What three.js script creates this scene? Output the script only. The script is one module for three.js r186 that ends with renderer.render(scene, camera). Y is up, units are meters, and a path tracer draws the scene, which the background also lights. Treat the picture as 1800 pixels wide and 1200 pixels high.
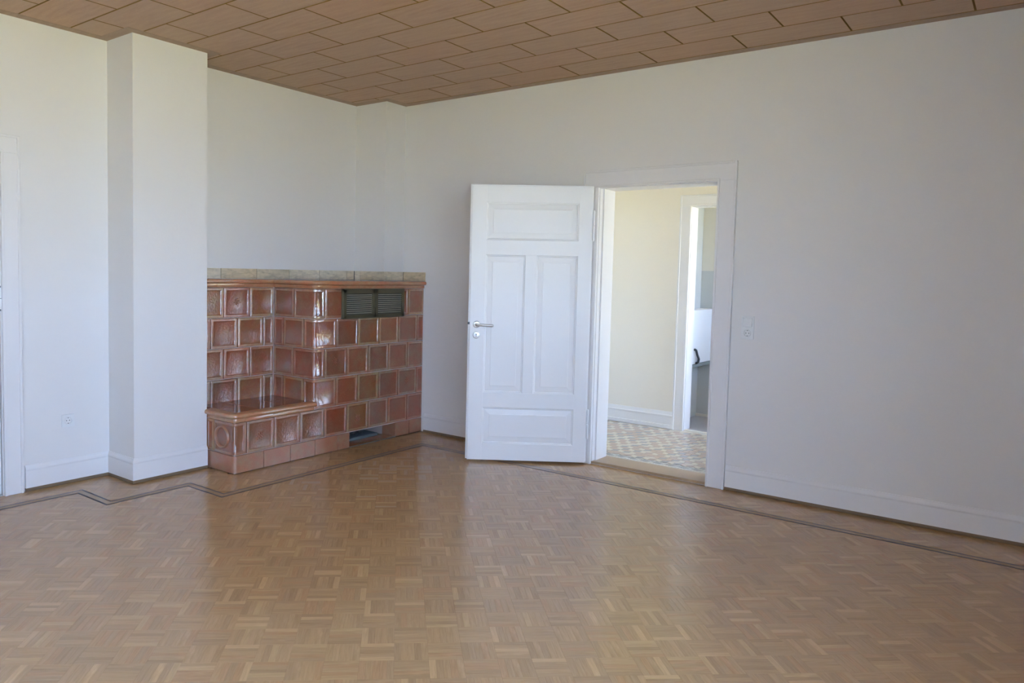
import * as THREE from 'three';
import { mergeGeometries, toCreasedNormals } from 'three/addons/utils/BufferGeometryUtils.js';
import { RoundedBoxGeometry } from 'three/addons/geometries/RoundedBoxGeometry.js';
import { ImprovedNoise } from 'three/addons/math/ImprovedNoise.js';

// ---------------------------------------------------------------- camera, sky, sun, exposure
const scene = new THREE.Scene();
const EYE = new THREE.Vector3(4.9115, 1.4123, 5.0929);
const camera = new THREE.PerspectiveCamera(48.766, 1.5, 0.05, 200);
camera.position.copy(EYE);
camera.up.set(-0.05364392, 0.99797632, -0.03414094);
camera.lookAt(EYE.clone().add(new THREE.Vector3(-0.61771327, -0.06002825, -0.784109)));
camera.setViewOffset(1800, 1200, 111.957, 40.294, 1800, 1200);
scene.add(camera);

const renderer = new THREE.WebGLRenderer({ antialias: true });
renderer.toneMapping = THREE.LinearToneMapping;
renderer.toneMappingExposure = 3.4;
renderer.shadowMap.enabled = true;

// a clear summer sky: pale at the horizon, bluer overhead, the same all the way round
const SKY_LIGHT = 6.0;
{
  const W = 64, H = 64, d = new Float32Array(W * H * 4);
  for (let r = 0; r < H; r++) {
    const up = Math.max(0, Math.sin(((r + 0.5) / H - 0.5) * Math.PI));
    const k = Math.pow(up, 0.55);
    for (let c = 0; c < W; c++) {
      const o = (r * W + c) * 4;
      d[o] = SKY_LIGHT * (0.74 - 0.42 * k); d[o + 1] = SKY_LIGHT * (0.94 - 0.38 * k); d[o + 2] = SKY_LIGHT * (1.27 - 0.10 * k); d[o + 3] = 1;
    }
  }
  const t = new THREE.DataTexture(d, W, H, THREE.RGBAFormat, THREE.FloatType);
  t.mapping = THREE.EquirectangularReflectionMapping; t.magFilter = THREE.LinearFilter; t.needsUpdate = true;
  scene.background = t;
}
const sun = new THREE.DirectionalLight(0xfff0dc, 42);
sun.position.set(3, 14, -9); sun.target.position.set(3, 0, 3); sun.castShadow = true;
sun.shadow.mapSize.set(2048, 2048);
Object.assign(sun.shadow.camera, { left: -18, right: 18, top: 18, bottom: -18, near: 1, far: 50 });
scene.add(sun, sun.target);

// ---------------------------------------------------------------- helpers
let seed = 7;
const rnd = () => { seed = (seed + 0x6d2b79f5) | 0; let t = Math.imul(seed ^ (seed >>> 15), 1 | seed); t = (t + Math.imul(t ^ (t >>> 7), 61 | t)) ^ t; return ((t ^ (t >>> 14)) >>> 0) / 4294967296; };
const rr = (a, b) => a + (b - a) * rnd();
const V = (x, y, z) => new THREE.Vector3(x, y, z);
const P = new ImprovedNoise();
const fbm = (x, y, z, n = 4) => { let s = 0, a = 0.5; for (let i = 0; i < n; i++) { s += a * P.noise(x, y, z); x *= 2.03; y *= 2.03; a *= 0.5; } return s; };

const used = new Map();
function numbered(name) { const n = used.get(name) ?? 0; used.set(name, n + 1); return n ? `${name}_${String(n).padStart(3, '0')}` : name; }
function add(o, parent, name) {
  o.name = (parent === scene) ? numbered(name) : name;
  if (parent !== scene) { const k = parent.userData._n ??= {}; const n = k[name] ?? 0; k[name] = n + 1; if (n) o.name = `${name}_${String(n).padStart(3, '0')}`; }
  parent.add(o);
  return o;
}
function obj(name, geometries, material, parent = scene) {
  const list = [].concat(geometries);
  const g = list.length > 1 ? mergeGeometries(list.map((x) => { const q = x.index ? x.toNonIndexed() : x; for (const a of Object.keys(q.attributes)) if (!['position', 'normal', 'uv'].includes(a)) q.deleteAttribute(a); return q; })) : list[0];
  const m = new THREE.Mesh(g, material); m.castShadow = m.receiveShadow = true;
  return add(m, parent, name);
}
function group(name, parent = scene, pos = [0, 0, 0], turn = 0) { const g = new THREE.Group(); g.position.set(...pos); g.rotation.y = turn; return add(g, parent, name); }
function structure(o) { o.userData.kind = 'structure'; return o; }
function tag(o, label, category, grp) { o.userData.label = label; o.userData.category = category; if (grp) o.userData.group = grp; return o; }

// box-projected uv in metres, from the geometry's own positions and face normals
function uvm(g) {
  const q = g.index ? g.toNonIndexed() : g; if (!q.attributes.normal) q.computeVertexNormals();
  const p = q.attributes.position, n = p.count, uv = new Float32Array(n * 2), a = V(), b = V(), c = V();
  for (let i = 0; i < n; i += 3) {
    a.fromBufferAttribute(p, i); b.fromBufferAttribute(p, i + 1); c.fromBufferAttribute(p, i + 2);
    const f = b.clone().sub(a).cross(c.clone().sub(a)); const x = Math.abs(f.x), y = Math.abs(f.y), z = Math.abs(f.z);
    [a, b, c].forEach((v, k) => { const o = (i + k) * 2; if (y >= x && y >= z) { uv[o] = v.x; uv[o + 1] = v.z; } else if (x >= z) { uv[o] = v.z; uv[o + 1] = v.y; } else { uv[o] = v.x; uv[o + 1] = v.y; } });
  }
  q.setAttribute('uv', new THREE.BufferAttribute(uv, 2));
  return q;
}
function box(x0, x1, y0, y1, z0, z1, r = 0) {
  const g = r ? new RoundedBoxGeometry(x1 - x0, y1 - y0, z1 - z0, 1, r) : new THREE.BoxGeometry(x1 - x0, y1 - y0, z1 - z0);
  g.translate((x0 + x1) / 2, (y0 + y1) / 2, (z0 + z1) / 2);
  return uvm(g);
}
// a wall: an upright sheet with rectangular openings. along 'x' (lies in z0..z1) or 'z' (lies in x0..x1)
function wall(along, a0, a1, y0, y1, t0, t1, holes = []) {
  const s = new THREE.Shape([[a0, y0], [a1, y0], [a1, y1], [a0, y1]].map((p) => new THREE.Vector2(...p)));
  for (const [h0, h1, v0, v1] of holes) s.holes.push(new THREE.Path([[h0, v0], [h0, v1], [h1, v1], [h1, v0]].map((p) => new THREE.Vector2(...p))));
  const g = new THREE.ExtrudeGeometry(s, { depth: t1 - t0, bevelEnabled: false });
  if (along === 'x') g.translate(0, 0, t0); else { g.translate(0, 0, -t1); g.rotateY(-Math.PI / 2); }
  return uvm(g);
}
// sweep a profile [[n, y], ...] along a plan path [[x, z], ...]; n is measured to the left of travel (x to the right, z towards us)
function sweep(path, profile, close = true) {
  const N = path.length, M = profile.length, rings = [];
  for (let i = 0; i < N; i++) {
    const p = path[i], d0 = i ? norm2(sub2(p, path[i - 1])) : null, d1 = i < N - 1 ? norm2(sub2(path[i + 1], p)) : null;
    const n0 = d0 && [d0[1], -d0[0]], n1 = d1 && [d1[1], -d1[0]];
    let m = n0 && n1 ? [n0[0] + n1[0], n0[1] + n1[1]] : (n0 || n1);
    if (n0 && n1) { const l = Math.hypot(...m), c = (m[0] * n0[0] + m[1] * n0[1]) / l; m = [m[0] / l / c, m[1] / l / c]; }
    rings.push(profile.map(([n, y]) => V(p[0] + m[0] * n, y, p[1] + m[1] * n)));
  }
  const pos = [], tri = (a, b, c) => pos.push(a.x, a.y, a.z, b.x, b.y, b.z, c.x, c.y, c.z);
  for (let i = 0; i < N - 1; i++) for (let j = 0; j < M; j++) { const k = (j + 1) % M; tri(rings[i][j], rings[i + 1][j], rings[i + 1][k]); tri(rings[i][j], rings[i + 1][k], rings[i][k]); }
  if (close) {
    const shape = profile.map(([n, y]) => new THREE.Vector2(n, y));
    for (const t of THREE.ShapeUtils.triangulateShape(shape, [])) { tri(rings[0][t[0]], rings[0][t[2]], rings[0][t[1]]); tri(rings[N - 1][t[0]], rings[N - 1][t[1]], rings[N - 1][t[2]]); }
  }
  let g = new THREE.BufferGeometry(); g.setAttribute('position', new THREE.Float32BufferAttribute(pos, 3));
  // turn outward if inside out
  let vol = 0; for (let i = 0; i < pos.length; i += 9) vol += V(...pos.slice(i, i + 3)).dot(V(...pos.slice(i + 3, i + 6)).cross(V(...pos.slice(i + 6, i + 9))));
  if (vol < 0) { const a = g.attributes.position.array; for (let i = 0; i < a.length; i += 9) for (let k = 0; k < 3; k++) { const t = a[i + 3 + k]; a[i + 3 + k] = a[i + 6 + k]; a[i + 6 + k] = t; } }
  g.computeVertexNormals();
  return uvm(toCreasedNormals(g, 0.6));
}
const sub2 = (a, b) => [a[0] - b[0], a[1] - b[1]], norm2 = (a) => { const l = Math.hypot(...a); return [a[0] / l, a[1] / l]; };
function tube(points, r, seg = 24, rad = 10) { return new THREE.TubeGeometry(new THREE.CatmullRomCurve3(points.map((p) => V(...p)), false, 'catmullrom', 0.2), seg, r, rad, false); }
function cyl(r0, r1, h, n = 20) { return new THREE.CylinderGeometry(r0, r1, h, n); }
const lathe = (pts, n = 28) => new THREE.LatheGeometry(pts.map((p) => new THREE.Vector2(...p)), n);

// ---------------------------------------------------------------- procedural textures
function texture(w, h, f, srgb = false) {
  const d = new Uint8Array(w * h * 4);
  for (let y = 0; y < h; y++) for (let x = 0; x < w; x++) { const c = f(x / w, y / h), o = (y * w + x) * 4; for (let k = 0; k < 3; k++) d[o + k] = Math.max(0, Math.min(255, Math.round(255 * (c.length ? c[k] : c)))); d[o + 3] = 255; }
  const t = new THREE.DataTexture(d, w, h, THREE.RGBAFormat); t.wrapS = t.wrapT = THREE.RepeatWrapping; t.magFilter = THREE.LinearFilter; t.minFilter = THREE.LinearMipmapLinearFilter; t.generateMipmaps = true;
  if (srgb) t.colorSpace = THREE.SRGBColorSpace; t.needsUpdate = true; return t;
}
const every = (t, su, sv = su) => { const c = t.clone(); c.repeat.set(1 / su, 1 / sv); c.needsUpdate = true; return c; };
// noise that repeats over the unit square
const tn = (u, v, fu, fv, z, n = 4) => { const s = (a, b) => fbm(a * fu, b * fv, z, n); return s(u, v) * (1 - u) * (1 - v) + s(u - 1, v) * u * (1 - v) + s(u, v - 1) * (1 - u) * v + s(u - 1, v - 1) * u * v; };
const grainMap = texture(512, 512, (u, v) => { const a = tn(u, v, 5, 60, 3.1) * 0.55 + tn(u, v, 14, 190, 8.2, 2) * 0.35; const g = 0.95 + a * 0.24; return [g, g * (0.99 + a * 0.03), g * (0.97 + a * 0.08)]; }, true);
const plasterBump = texture(512, 512, (u, v) => 0.5 + tn(u, v, 6, 6, 1.2) * 0.5 + tn(u, v, 50, 50, 5.2, 3) * 0.35);
const scuffMap = texture(512, 512, (u, v) => { const a = tn(u, v, 5, 5, 2.7), b = tn(u, v, 28, 9, 7.7, 3); const s = 0.22 + a * 0.07 + b * 0.04; return [s, s, s]; });
const waveBump = texture(512, 512, (u, v) => 0.5 + tn(u, v, 8, 8, 4.4, 2) * 0.75 + tn(u, v, 24, 24, 9.1, 2) * 0.28);
const glazeMap = texture(512, 512, (u, v) => {
  const a = tn(u, v, 4, 4, 6.3), b = tn(u, v, 9, 9, 2.9), c = tn(u, v, 70, 70, 5.5, 2);
  const k = 0.5 + a * 1.3, m = 0.5 + b * 1.2;
  return [0.40 + 0.05 * k + c * 0.05, 0.262 + 0.07 * m - 0.05 * k + c * 0.04, 0.188 + 0.05 * m - 0.05 * k + c * 0.04];
}, true);
const stoneMap = texture(512, 256, (u, v) => { const a = tn(u, v, 5, 5, 3.3), b = tn(u, v, 16, 16, 1.9), vein = Math.pow(1 - Math.min(1, Math.abs(tn(u, v, 4, 7, 8.8)) * 6), 3); const g = 0.93 + a * 0.16 + b * 0.14 - vein * 0.10; return [g, g * 0.955, g * 0.87]; }, true);
const panelMap = texture(512, 512, (u, v) => { const a = tn(u, v, 4, 26, 2.2), b = tn(u, v, 40, 120, 6.1, 2), g = 0.96 + a * 0.10 + b * 0.06; return [g, g * (0.995 + a * 0.04), g * (0.99 + a * 0.06)]; }, true);
const lawnMap = texture(256, 256, (u, v) => { const a = tn(u, v, 6, 6, 1.1), b = tn(u, v, 40, 40, 4.1, 2); return [0.42 + a * 0.2 + b * 0.15, 0.45 + a * 0.2 + b * 0.15, 0.27 + a * 0.1 + b * 0.1]; }, true);

// ---------------------------------------------------------------- materials
const std = (o) => new THREE.MeshStandardMaterial(o), phys = (o) => new THREE.MeshPhysicalMaterial(o), lin = (r, g, b) => new THREE.Color().setRGB(r, g, b);
const M = {
  plaster: std({ color: lin(0.805, 0.782, 0.760), roughness: 0.92, bumpMap: every(plasterBump, 1.1), bumpScale: 0.0012 }),
  cream: std({ color: lin(0.88, 0.82, 0.72), roughness: 0.92, bumpMap: every(plasterBump, 1.1), bumpScale: 0.001 }),
  greyWall: std({ color: lin(0.60, 0.61, 0.58), roughness: 0.85 }),
  beigeWall: std({ color: lin(0.78, 0.74, 0.64), roughness: 0.9 }),
  white: phys({ color: lin(0.815, 0.795, 0.785), roughness: 0.5, bumpMap: every(plasterBump, 0.5), bumpScale: 0.0002 }),
  doorWhite: phys({ color: lin(0.88, 0.88, 0.875), roughness: 0.36, bumpMap: every(plasterBump, 0.5), bumpScale: 0.0002 }),
  plastic: std({ color: lin(0.80, 0.80, 0.79), roughness: 0.35 }),
  glass: phys({ color: lin(0.97, 0.98, 0.97), transmission: 1, thickness: 0, roughness: 0, ior: 1.45 }),
  dark: std({ color: lin(0.02, 0.02, 0.02), roughness: 0.7 }),
  steel: std({ color: lin(0.60, 0.60, 0.58), roughness: 0.28, metalness: 1 }),
  brownStrip: std({ color: lin(0.24, 0.17, 0.105), roughness: 0.45, map: every(grainMap, 0.9, 0.12) }),
  sub: std({ color: lin(0.22, 0.14, 0.08), roughness: 0.9 }),
  ceilBack: std({ color: lin(0.25, 0.145, 0.025), roughness: 0.8 }),
  inlay: phys({ color: lin(0.05, 0.038, 0.03), roughness: 0.5, specularIntensity: 0.4 }),
  inlayPale: std({ color: lin(0.40, 0.27, 0.155), roughness: 0.27, map: every(grainMap, 0.5, 0.1) }),
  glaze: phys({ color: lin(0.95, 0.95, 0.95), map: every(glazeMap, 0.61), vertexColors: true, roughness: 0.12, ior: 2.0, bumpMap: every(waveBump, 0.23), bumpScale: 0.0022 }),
  glazeSmooth: phys({ color: lin(3.2, 3.7, 3.7), map: every(glazeMap, 0.53), roughness: 0.12, ior: 1.9, bumpMap: every(waveBump, 0.4), bumpScale: 0.0006 }),
  glazePale: phys({ color: lin(2.6, 3.0, 3.4), map: every(glazeMap, 0.47), roughness: 0.3, ior: 1.9, bumpMap: every(waveBump, 0.4), bumpScale: 0.0006 }),
  glazeDark: phys({ color: lin(1.75, 1.55, 1.5), map: every(glazeMap, 0.53), roughness: 0.09, ior: 1.9, bumpMap: every(waveBump, 0.3), bumpScale: 0.0005 }),
  grout: std({ color: lin(0.66, 0.52, 0.46), roughness: 0.85 }),
  nearBlack: std({ color: lin(0.018, 0.02, 0.018), roughness: 0.9 }),  // near-black, lines the low opening and backs the louvres
  ventMetal: std({ color: lin(0.135, 0.118, 0.07), roughness: 0.38, metalness: 0.35 }),
  louver: std({ color: lin(0.34, 0.32, 0.25), roughness: 0.4, metalness: 0.3 }),
  stone: phys({ color: lin(0.80, 0.78, 0.74), map: every(stoneMap, 0.7, 0.35), roughness: 0.3 }),
  mortar: std({ color: lin(0.20, 0.22, 0.22), roughness: 0.9 }),
  lump: std({ color: lin(0.06, 0.075, 0.075), roughness: 0.9 }),
  sill: std({ color: lin(0.50, 0.36, 0.23), roughness: 0.35, map: every(grainMap, 0.8, 0.2) }),
  lawn: std({ color: lin(1.9, 1.55, 1.8), map: every(lawnMap, 4), roughness: 1 }),
  roof: std({ color: lin(0.35, 0.18, 0.12), roughness: 0.9 }),
  render: std({ color: lin(0.7, 0.66, 0.58), roughness: 0.9 }),
};

// ---------------------------------------------------------------- the room shell
const HC = 2.8884, XE = 5.4, ZE = 6.1, HZ = -1.62;        // ceiling height, east wall, south wall, far side of the hall
const WT = 0.2;
const DX0 = 2.306, DX1 = 3.168, DY = 2.06;                // clear doorway in the right wall

const HX0 = -0.6, HX1 = 4.5, LY = 2.055, LX0 = 2.395, LX1 = 3.34;
structure(obj('ground', [uvm(new THREE.PlaneGeometry(60, 60).rotateX(-Math.PI / 2).translate(3, -0.7, 3))], M.lawn));
structure(obj('foundation', [box(-0.9, XE + 0.3, -0.7, -0.0605, -2.8, ZE + 0.3)], M.render));
structure(obj('roof', [box(-1.2, XE + 0.5, HC + 0.0605, HC + 0.25, -2.9, ZE + 0.5)], M.roof));

// windows: two in the wall to the right of the camera, a narrow unseen one added behind it to brighten the right wall
const WIN_E = [[2.95, 4.3], [4.65, 5.85]], FILL_WIN_S = [[2.7, 3.35]], WY0 = 0.80, WY1 = 2.55;
structure(obj('wall_right', wall('x', -WT, XE + WT, 0, HC, -WT, 0, [[DX0 - 0.02, DX1 + 0.02, 0.001, DY + 0.02]]), M.plaster));
structure(obj('wall_left', wall('z', 0, ZE, 0, HC, -WT, 0, [[3.21, 4.06, 0.001, 2.07]]), M.plaster));
structure(obj('wall_windows', wall('z', 0, ZE, 0, HC, XE, XE + 0.3, WIN_E.map(([a, b]) => [a, b, WY0, WY1])), M.plaster));
structure(obj('wall_behind', wall('x', -WT, XE + 0.3, 0, HC, ZE, ZE + 0.3, FILL_WIN_S.map(([a, b]) => [a, b, WY0, WY1])), M.plaster));
structure(obj('wall_light_stop', [box(-0.9, -0.85, 0, 2.3, 2.9, 4.4), box(-0.85, -WT, 2.15, 2.2, 2.9, 4.4), box(-0.85, -WT, 0, 2.15, 2.9, 2.95), box(-0.85, -WT, 0, 2.15, 4.35, 4.4)], M.plaster));  // shallow unseen box added behind the left door to stop daylight leaking in
structure(obj('floor_light_stop', box(-0.9, -0.0505, -0.06, -0.002, 2.9, 4.4), M.sill));  // added floor of that box, closing the gap under the door to daylight
structure(obj('wall_chimney_breast', box(0, 0.32, 0, HC, 2.0, 2.543), M.plaster));
structure(obj('wall_corner_pier', box(0, 0.37, 0, HC, 0, 0.25), M.plaster));

let windowCount = 0;
function makeWindow(along, a0, a1, y0, y1, t0, t1) {
  const w = structure(group(`window_${++windowCount}`));
  const bar = (p0, p1, q0, q1) => (along === 'x' ? box(p0, p1, q0, q1, t0, t1, 0.006) : box(t0, t1, q0, q1, p0, p1, 0.006));
  const f = 0.055, mid = (a0 + a1) / 2, yt = y0 + (y1 - y0) * 0.7;
  obj('window_frame', [bar(a0, a1, y0, y0 + f), bar(a0, a1, y1 - f, y1), bar(a0, a0 + f, y0, y1), bar(a1 - f, a1, y0, y1)], M.white, w);
  obj('mullion', bar(mid - 0.04, mid + 0.04, y0, y1), M.white, w);
  obj('transom', bar(a0, a1, yt - 0.035, yt + 0.035), M.white, w);
  const g = (t0 + t1) / 2;
  obj('pane', along === 'x' ? box(a0 + f, a1 - f, y0 + f, y1 - f, g - 0.002, g + 0.002) : box(g - 0.002, g + 0.002, y0 + f, y1 - f, a0 + f, a1 - f), M.glass, w);
  const c = 0.09;
  obj('window_sill', along === 'x' ? box(a0 - 0.06, a1 + 0.06, y0 - 0.035, y0, t0 - c, t0 + 0.02, 0.006) : box(t0 - c, t0 + 0.02, y0 - 0.035, y0, a0 - 0.06, a1 + 0.06, 0.006), M.white, w);
}
for (const [a, b] of WIN_E) makeWindow('z', a, b, WY0, WY1, XE + 0.12, XE + 0.18);
for (const [a, b] of FILL_WIN_S) makeWindow('x', a, b, WY0, WY1, ZE + 0.12, ZE + 0.18);

// hall behind the doorway and the small room beyond it
structure(obj('wall_hall_far', wall('x', HX0 - 0.1, HX1, 0, HC, HZ - 0.15, HZ, [[LX0 - 0.02, LX1 + 0.02, 0.001, LY + 0.02]]), M.cream));
structure(obj('wall_hall_near', wall('x', HX0 - 0.1, HX1, 0, HC, -WT - 0.02, -WT, [[DX0 - 0.02, DX1 + 0.02, 0.001, DY + 0.02]]), M.cream));
structure(obj('wall_hall_left', wall('z', HZ, -WT, 0, HC, HX0 - 0.2, HX0, [[HZ + 0.3, -WT - 0.3, 0.85, 2.3]]), M.cream));
makeWindow('z', HZ + 0.3, -WT - 0.3, 0.85, 2.3, HX0 - 0.15, HX0 - 0.1);  // unseen window, added to brighten the far hall wall
structure(obj('wall_hall_right', wall('z', HZ, -WT, 0, HC, HX1, HX1 + 0.2, [[HZ + 0.06, -WT - 0.68, 0.12, 2.3]]), M.cream));
makeWindow('z', HZ + 0.06, -WT - 0.68, 0.12, 2.3, HX1 + 0.1, HX1 + 0.15);
structure(obj('ceiling_hall', [box(HX0 - 0.1, HX1 + 0.2, HC, HC + 0.06, HZ - 0.15, -WT), box(2.1, 4.2, HC, HC + 0.0599, -2.62, HZ - 0.1499)], M.plaster));
structure(obj('wall_far_room_back', [wall('x', 2.1, 4.2, 0, 1.49, -2.62, -2.46)], M.greyWall));
structure(obj('wall_far_room_upper', [wall('x', 2.1, 4.2, 1.49, HC, -2.62, -2.463)], M.beigeWall));
structure(obj('wall_far_room_left', [wall('z', -2.46, HZ - 0.15, 0, HC, 2.1, 2.2)], M.greyWall));
structure(obj('wall_far_room_right', [wall('z', -2.46, HZ - 0.15, 0, HC, 4.0, 4.2, [[-2.33, -1.92, 1.1, 2.3]])], M.greyWall));
structure(obj('floor_far_room', [box(2.1, 4.2, -0.06, 0.02, -2.62, HZ - 0.07)], std({ color: lin(0.42, 0.41, 0.42), roughness: 0.4 })));
structure(obj('baseboard_far_room', [box(2.2, 4.0, 0.02, 0.045, -2.46, -2.445)], M.beigeWall));

// ---------------------------------------------------------------- ceiling: 60 x 30 cm panels in half bond
{
  const ceil = structure(group('ceiling'));
  obj('ceiling_backing', box(-WT, XE + 0.3, HC + 0.006, HC + 0.06, -0.02, ZE + 0.3), M.ceilBack, ceil);
  const tones = [[0.57, 0.375, 0.25], [0.585, 0.382, 0.253], [0.56, 0.372, 0.252], [0.58, 0.372, 0.246], [0.565, 0.382, 0.258]].map((c) => std({ color: lin(...c), roughness: 0.55, map: every(panelMap, 0.8, 0.8) }));
  const w = 0.304, L = 0.6, gap = 0.004;
  const shapes = new Map();
  const panel = (lx, lz, k) => {
    const key = [lx.toFixed(3), lz.toFixed(3), k].join();
    if (!shapes.has(key)) {
      const s = new THREE.Shape([[-lx / 2, -lz / 2], [lx / 2, -lz / 2], [lx / 2, lz / 2], [-lx / 2, lz / 2]].map((p) => new THREE.Vector2(...p)));
      const g = new THREE.ExtrudeGeometry(s, { depth: 0.003, bevelEnabled: true, bevelThickness: 0.003, bevelSize: 0.0035, bevelOffset: -0.0035, bevelSegments: 1 }).rotateX(Math.PI / 2);
      const q = uvm(g), uv = q.attributes.uv; for (let i = 0; i < uv.count; i++) uv.setXY(i, uv.getX(i) + k * 0.37, uv.getY(i) + k * 0.23);
      shapes.set(key, q);
    }
    return shapes.get(key);
  };
  for (let r = -1; r < 22; r++) {
    let z0 = 0.3798 + (r - 1) * w + w * (r < 0 ? 0 : 0), z1 = z0 + w;
    z0 = Math.max(z0, 0.0); z1 = Math.min(z1, ZE); if (z1 - z0 < 0.03) continue;
    const row = Math.round(((z0 + z1) / 2 - 0.228) / w), off = (((row % 2) + 2) % 2) ? 0.6412 - 0.6 : 0.3443;
    for (let c = -1; c < 12; c++) {
      const x0 = Math.max(0, off + (c - 1) * L), x1 = Math.min(XE, off + c * L); if (x1 - x0 < 0.03) continue;
      const m = obj('ceiling_panel', panel(x1 - x0 - gap, z1 - z0 - gap, Math.floor(rr(0, 3))), [tones[Math.floor(rr(0, 5))], M.ceilBack], ceil);
      m.position.set((x0 + x1) / 2, HC + 0.006, (z0 + z1) / 2);
    }
  }
  // flat cover strip where the panels meet the walls
  const strip = [[0, HC - 0.003], [0.066, HC - 0.003], [0.070, HC - 0.001], [0.070, HC + 0.007], [0, HC + 0.007]];
  const sm = std({ color: lin(0.46, 0.33, 0.235), roughness: 0.6, map: every(panelMap, 0.8, 0.8) });
  structure(obj('trim_1', sweep([[0, ZE], [0, 2.543], [0.32, 2.543], [0.32, 2.0], [0, 2.0], [0, 0.25], [0.37, 0.25], [0.37, 0], [XE, 0], [XE, ZE], [0, ZE]].reverse().map((p) => p), strip), sm));
}

// ---------------------------------------------------------------- floor: mosaic parquet laid at 48 degrees, an inlaid double line round the room
{
  const floor = structure(group('floor'));
  obj('screed', box(-0.05, XE + 0.1, -0.06, -0.0085, -0.1, ZE + 0.1), M.sub, floor);
  const A = 48 * Math.PI / 180, U = [Math.cos(A), Math.sin(A)], W = [-Math.sin(A), Math.cos(A)], S = 0.1265, F = S / 5, O = [2.703, 2.634];
  const palette = [];
  const base = [0.50, 0.303, 0.140];
  for (const [k, r, g, b] of [[0.95, 1, 1, 1], [0.98, 1, 1, 1], [1.0, 1.0, 0.99, 0.97], [1.02, 1.0, 1.0, 0.98], [0.97, 1.04, 0.97, 0.95], [0.92, 1, 1, 1.02], [1.05, 1.0, 1.0, 0.98], [1.20, 1.0, 1.02, 1.0], [1.13, 0.99, 1.03, 0.98], [0.87, 1, 0.99, 1]]) palette.push([base[0] * k * r, base[1] * k * g, base[2] * k * b]);
  palette.push([0.54, 0.37, 0.21]);                             // varnish worn off: bleached fingers in front of the stove
  const pick = () => { const q = rnd(); return q < 0.05 ? 7 : q < 0.09 ? 8 : q < 0.17 ? 9 : Math.floor(rr(0, 7)); };
  const wood = palette.map((c) => phys({ color: lin(...c), map: grainMap, roughness: 1, ior: 1.85, roughnessMap: every(scuffMap, 0.9), bumpMap: every(plasterBump, 0.7), bumpScale: 0.0005 }));
  const worn = (x, z) => [[1.35, 1.15, 0.30, 0.22], [1.25, 0.62, 0.22, 0.4], [1.75, 1.75, 0.14, 0.25], [1.15, 1.75, 0.16, 0.2]].some(([a, b, q, p]) => Math.hypot(x - a, z - b) < q && rnd() < p);
  const inRoom = (x, z) => x > -0.03 && x < XE + 0.03 && z > -0.03 && z < ZE + 0.03 && !(x < 0.29 && z > 2.03 && z < 2.51) && !(x < 0.59 && z < 1.96) ;
  const view = V(), seen = (x, z) => { view.set(x, 0, z).project(camera); return view.z < 1 && Math.abs(view.x) < 1 && Math.abs(view.y) < 1 ? EYE.distanceTo(V(x, 0, z)) : Infinity; };
  camera.updateMatrixWorld(true); camera.updateProjectionMatrix();
  const pieces = [];
  for (let i = -60; i < 60; i++) for (let j = -60; j < 60; j++) for (let k = 0; k < 5; k++) {
    const along = (i + j) & 1, a = along ? (i + 0.5) * S : i * S + (k + 0.5) * F, b = along ? j * S + (k + 0.5) * F : (j + 0.5) * S;
    const x = O[0] + U[0] * a + W[0] * b, z = O[1] + U[1] * a + W[1] * b;
    if (inRoom(x, z)) pieces.push({ x, z, along, tone: worn(x, z) ? 10 : pick(), far: seen(x, z), u: rnd(), v: rnd(), h: rr(-0.00012, 0) });
  }
  pieces.sort((p, q) => p.far - q.far);
  const hl = S / 2 - 0.0001, hw = F / 2 - 0.0001, ch = 0.00025;
  // one finger of wood, its length along x, chamfered upper edges
  const finger = (u, v) => {
    const pos = [], uv = [], q = (a, b, c, d) => { for (const p of [a, b, c, a, c, d]) { pos.push(...p); uv.push((p[0] + u) * 1.6, (p[2] + v) * 1.6); } };
    const t = (sx, sz) => [sx * (hl - ch), 0, sz * (hw - ch)], m = (sx, sz) => [sx * hl, -ch, sz * hw], l = (sx, sz) => [sx * hl, -0.008, sz * hw];
    q(t(-1, -1), t(-1, 1), t(1, 1), t(1, -1));
    for (const [a, b] of [[[-1, 1], [1, 1]], [[1, 1], [1, -1]], [[1, -1], [-1, -1]], [[-1, -1], [-1, 1]]]) { q(t(...a), m(...a), m(...b), t(...b)); q(m(...a), l(...a), l(...b), m(...b)); }
    return { pos, uv };
  };
  const asGeometry = (pos, uv, col) => { const g = new THREE.BufferGeometry(); g.setAttribute('position', new THREE.Float32BufferAttribute(pos, 3)); g.setAttribute('uv', new THREE.Float32BufferAttribute(uv, 2)); if (col) g.setAttribute('color', new THREE.Float32BufferAttribute(col, 3)); g.computeVertexNormals(); return g; };
  const variants = Array.from({ length: 8 }, (_, k) => { const f = finger(k * 0.37, k * 0.113); return asGeometry(f.pos, f.uv); });
  const pos = [], uv = [], col = [];
  pieces.forEach((p, n) => {
    const turn = -(A + (p.along ? 0 : Math.PI / 2));
    if (n < 300) { const m = obj('parquet_finger', variants[n % 8], wood[p.tone], floor); m.position.set(p.x, p.h, p.z); m.rotation.y = turn; return; }
    const f = finger(p.u * 3, p.v * 3), c = Math.cos(turn), s = Math.sin(turn);
    for (let k = 0; k < f.pos.length; k += 3) { const x = f.pos[k], z = f.pos[k + 2]; pos.push(p.x + c * x + s * z, f.pos[k + 1] + p.h, p.z - s * x + c * z); col.push(...palette[p.tone]); }
    uv.push(...f.uv);
  });
  const rest = obj('parquet', asGeometry(pos, uv, col), phys({ vertexColors: true, map: grainMap, roughness: 1, ior: 1.85, roughnessMap: every(scuffMap, 0.9), bumpMap: every(plasterBump, 0.7), bumpScale: 0.0005 }), floor);
  rest.userData.kind = 'stuff';
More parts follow.
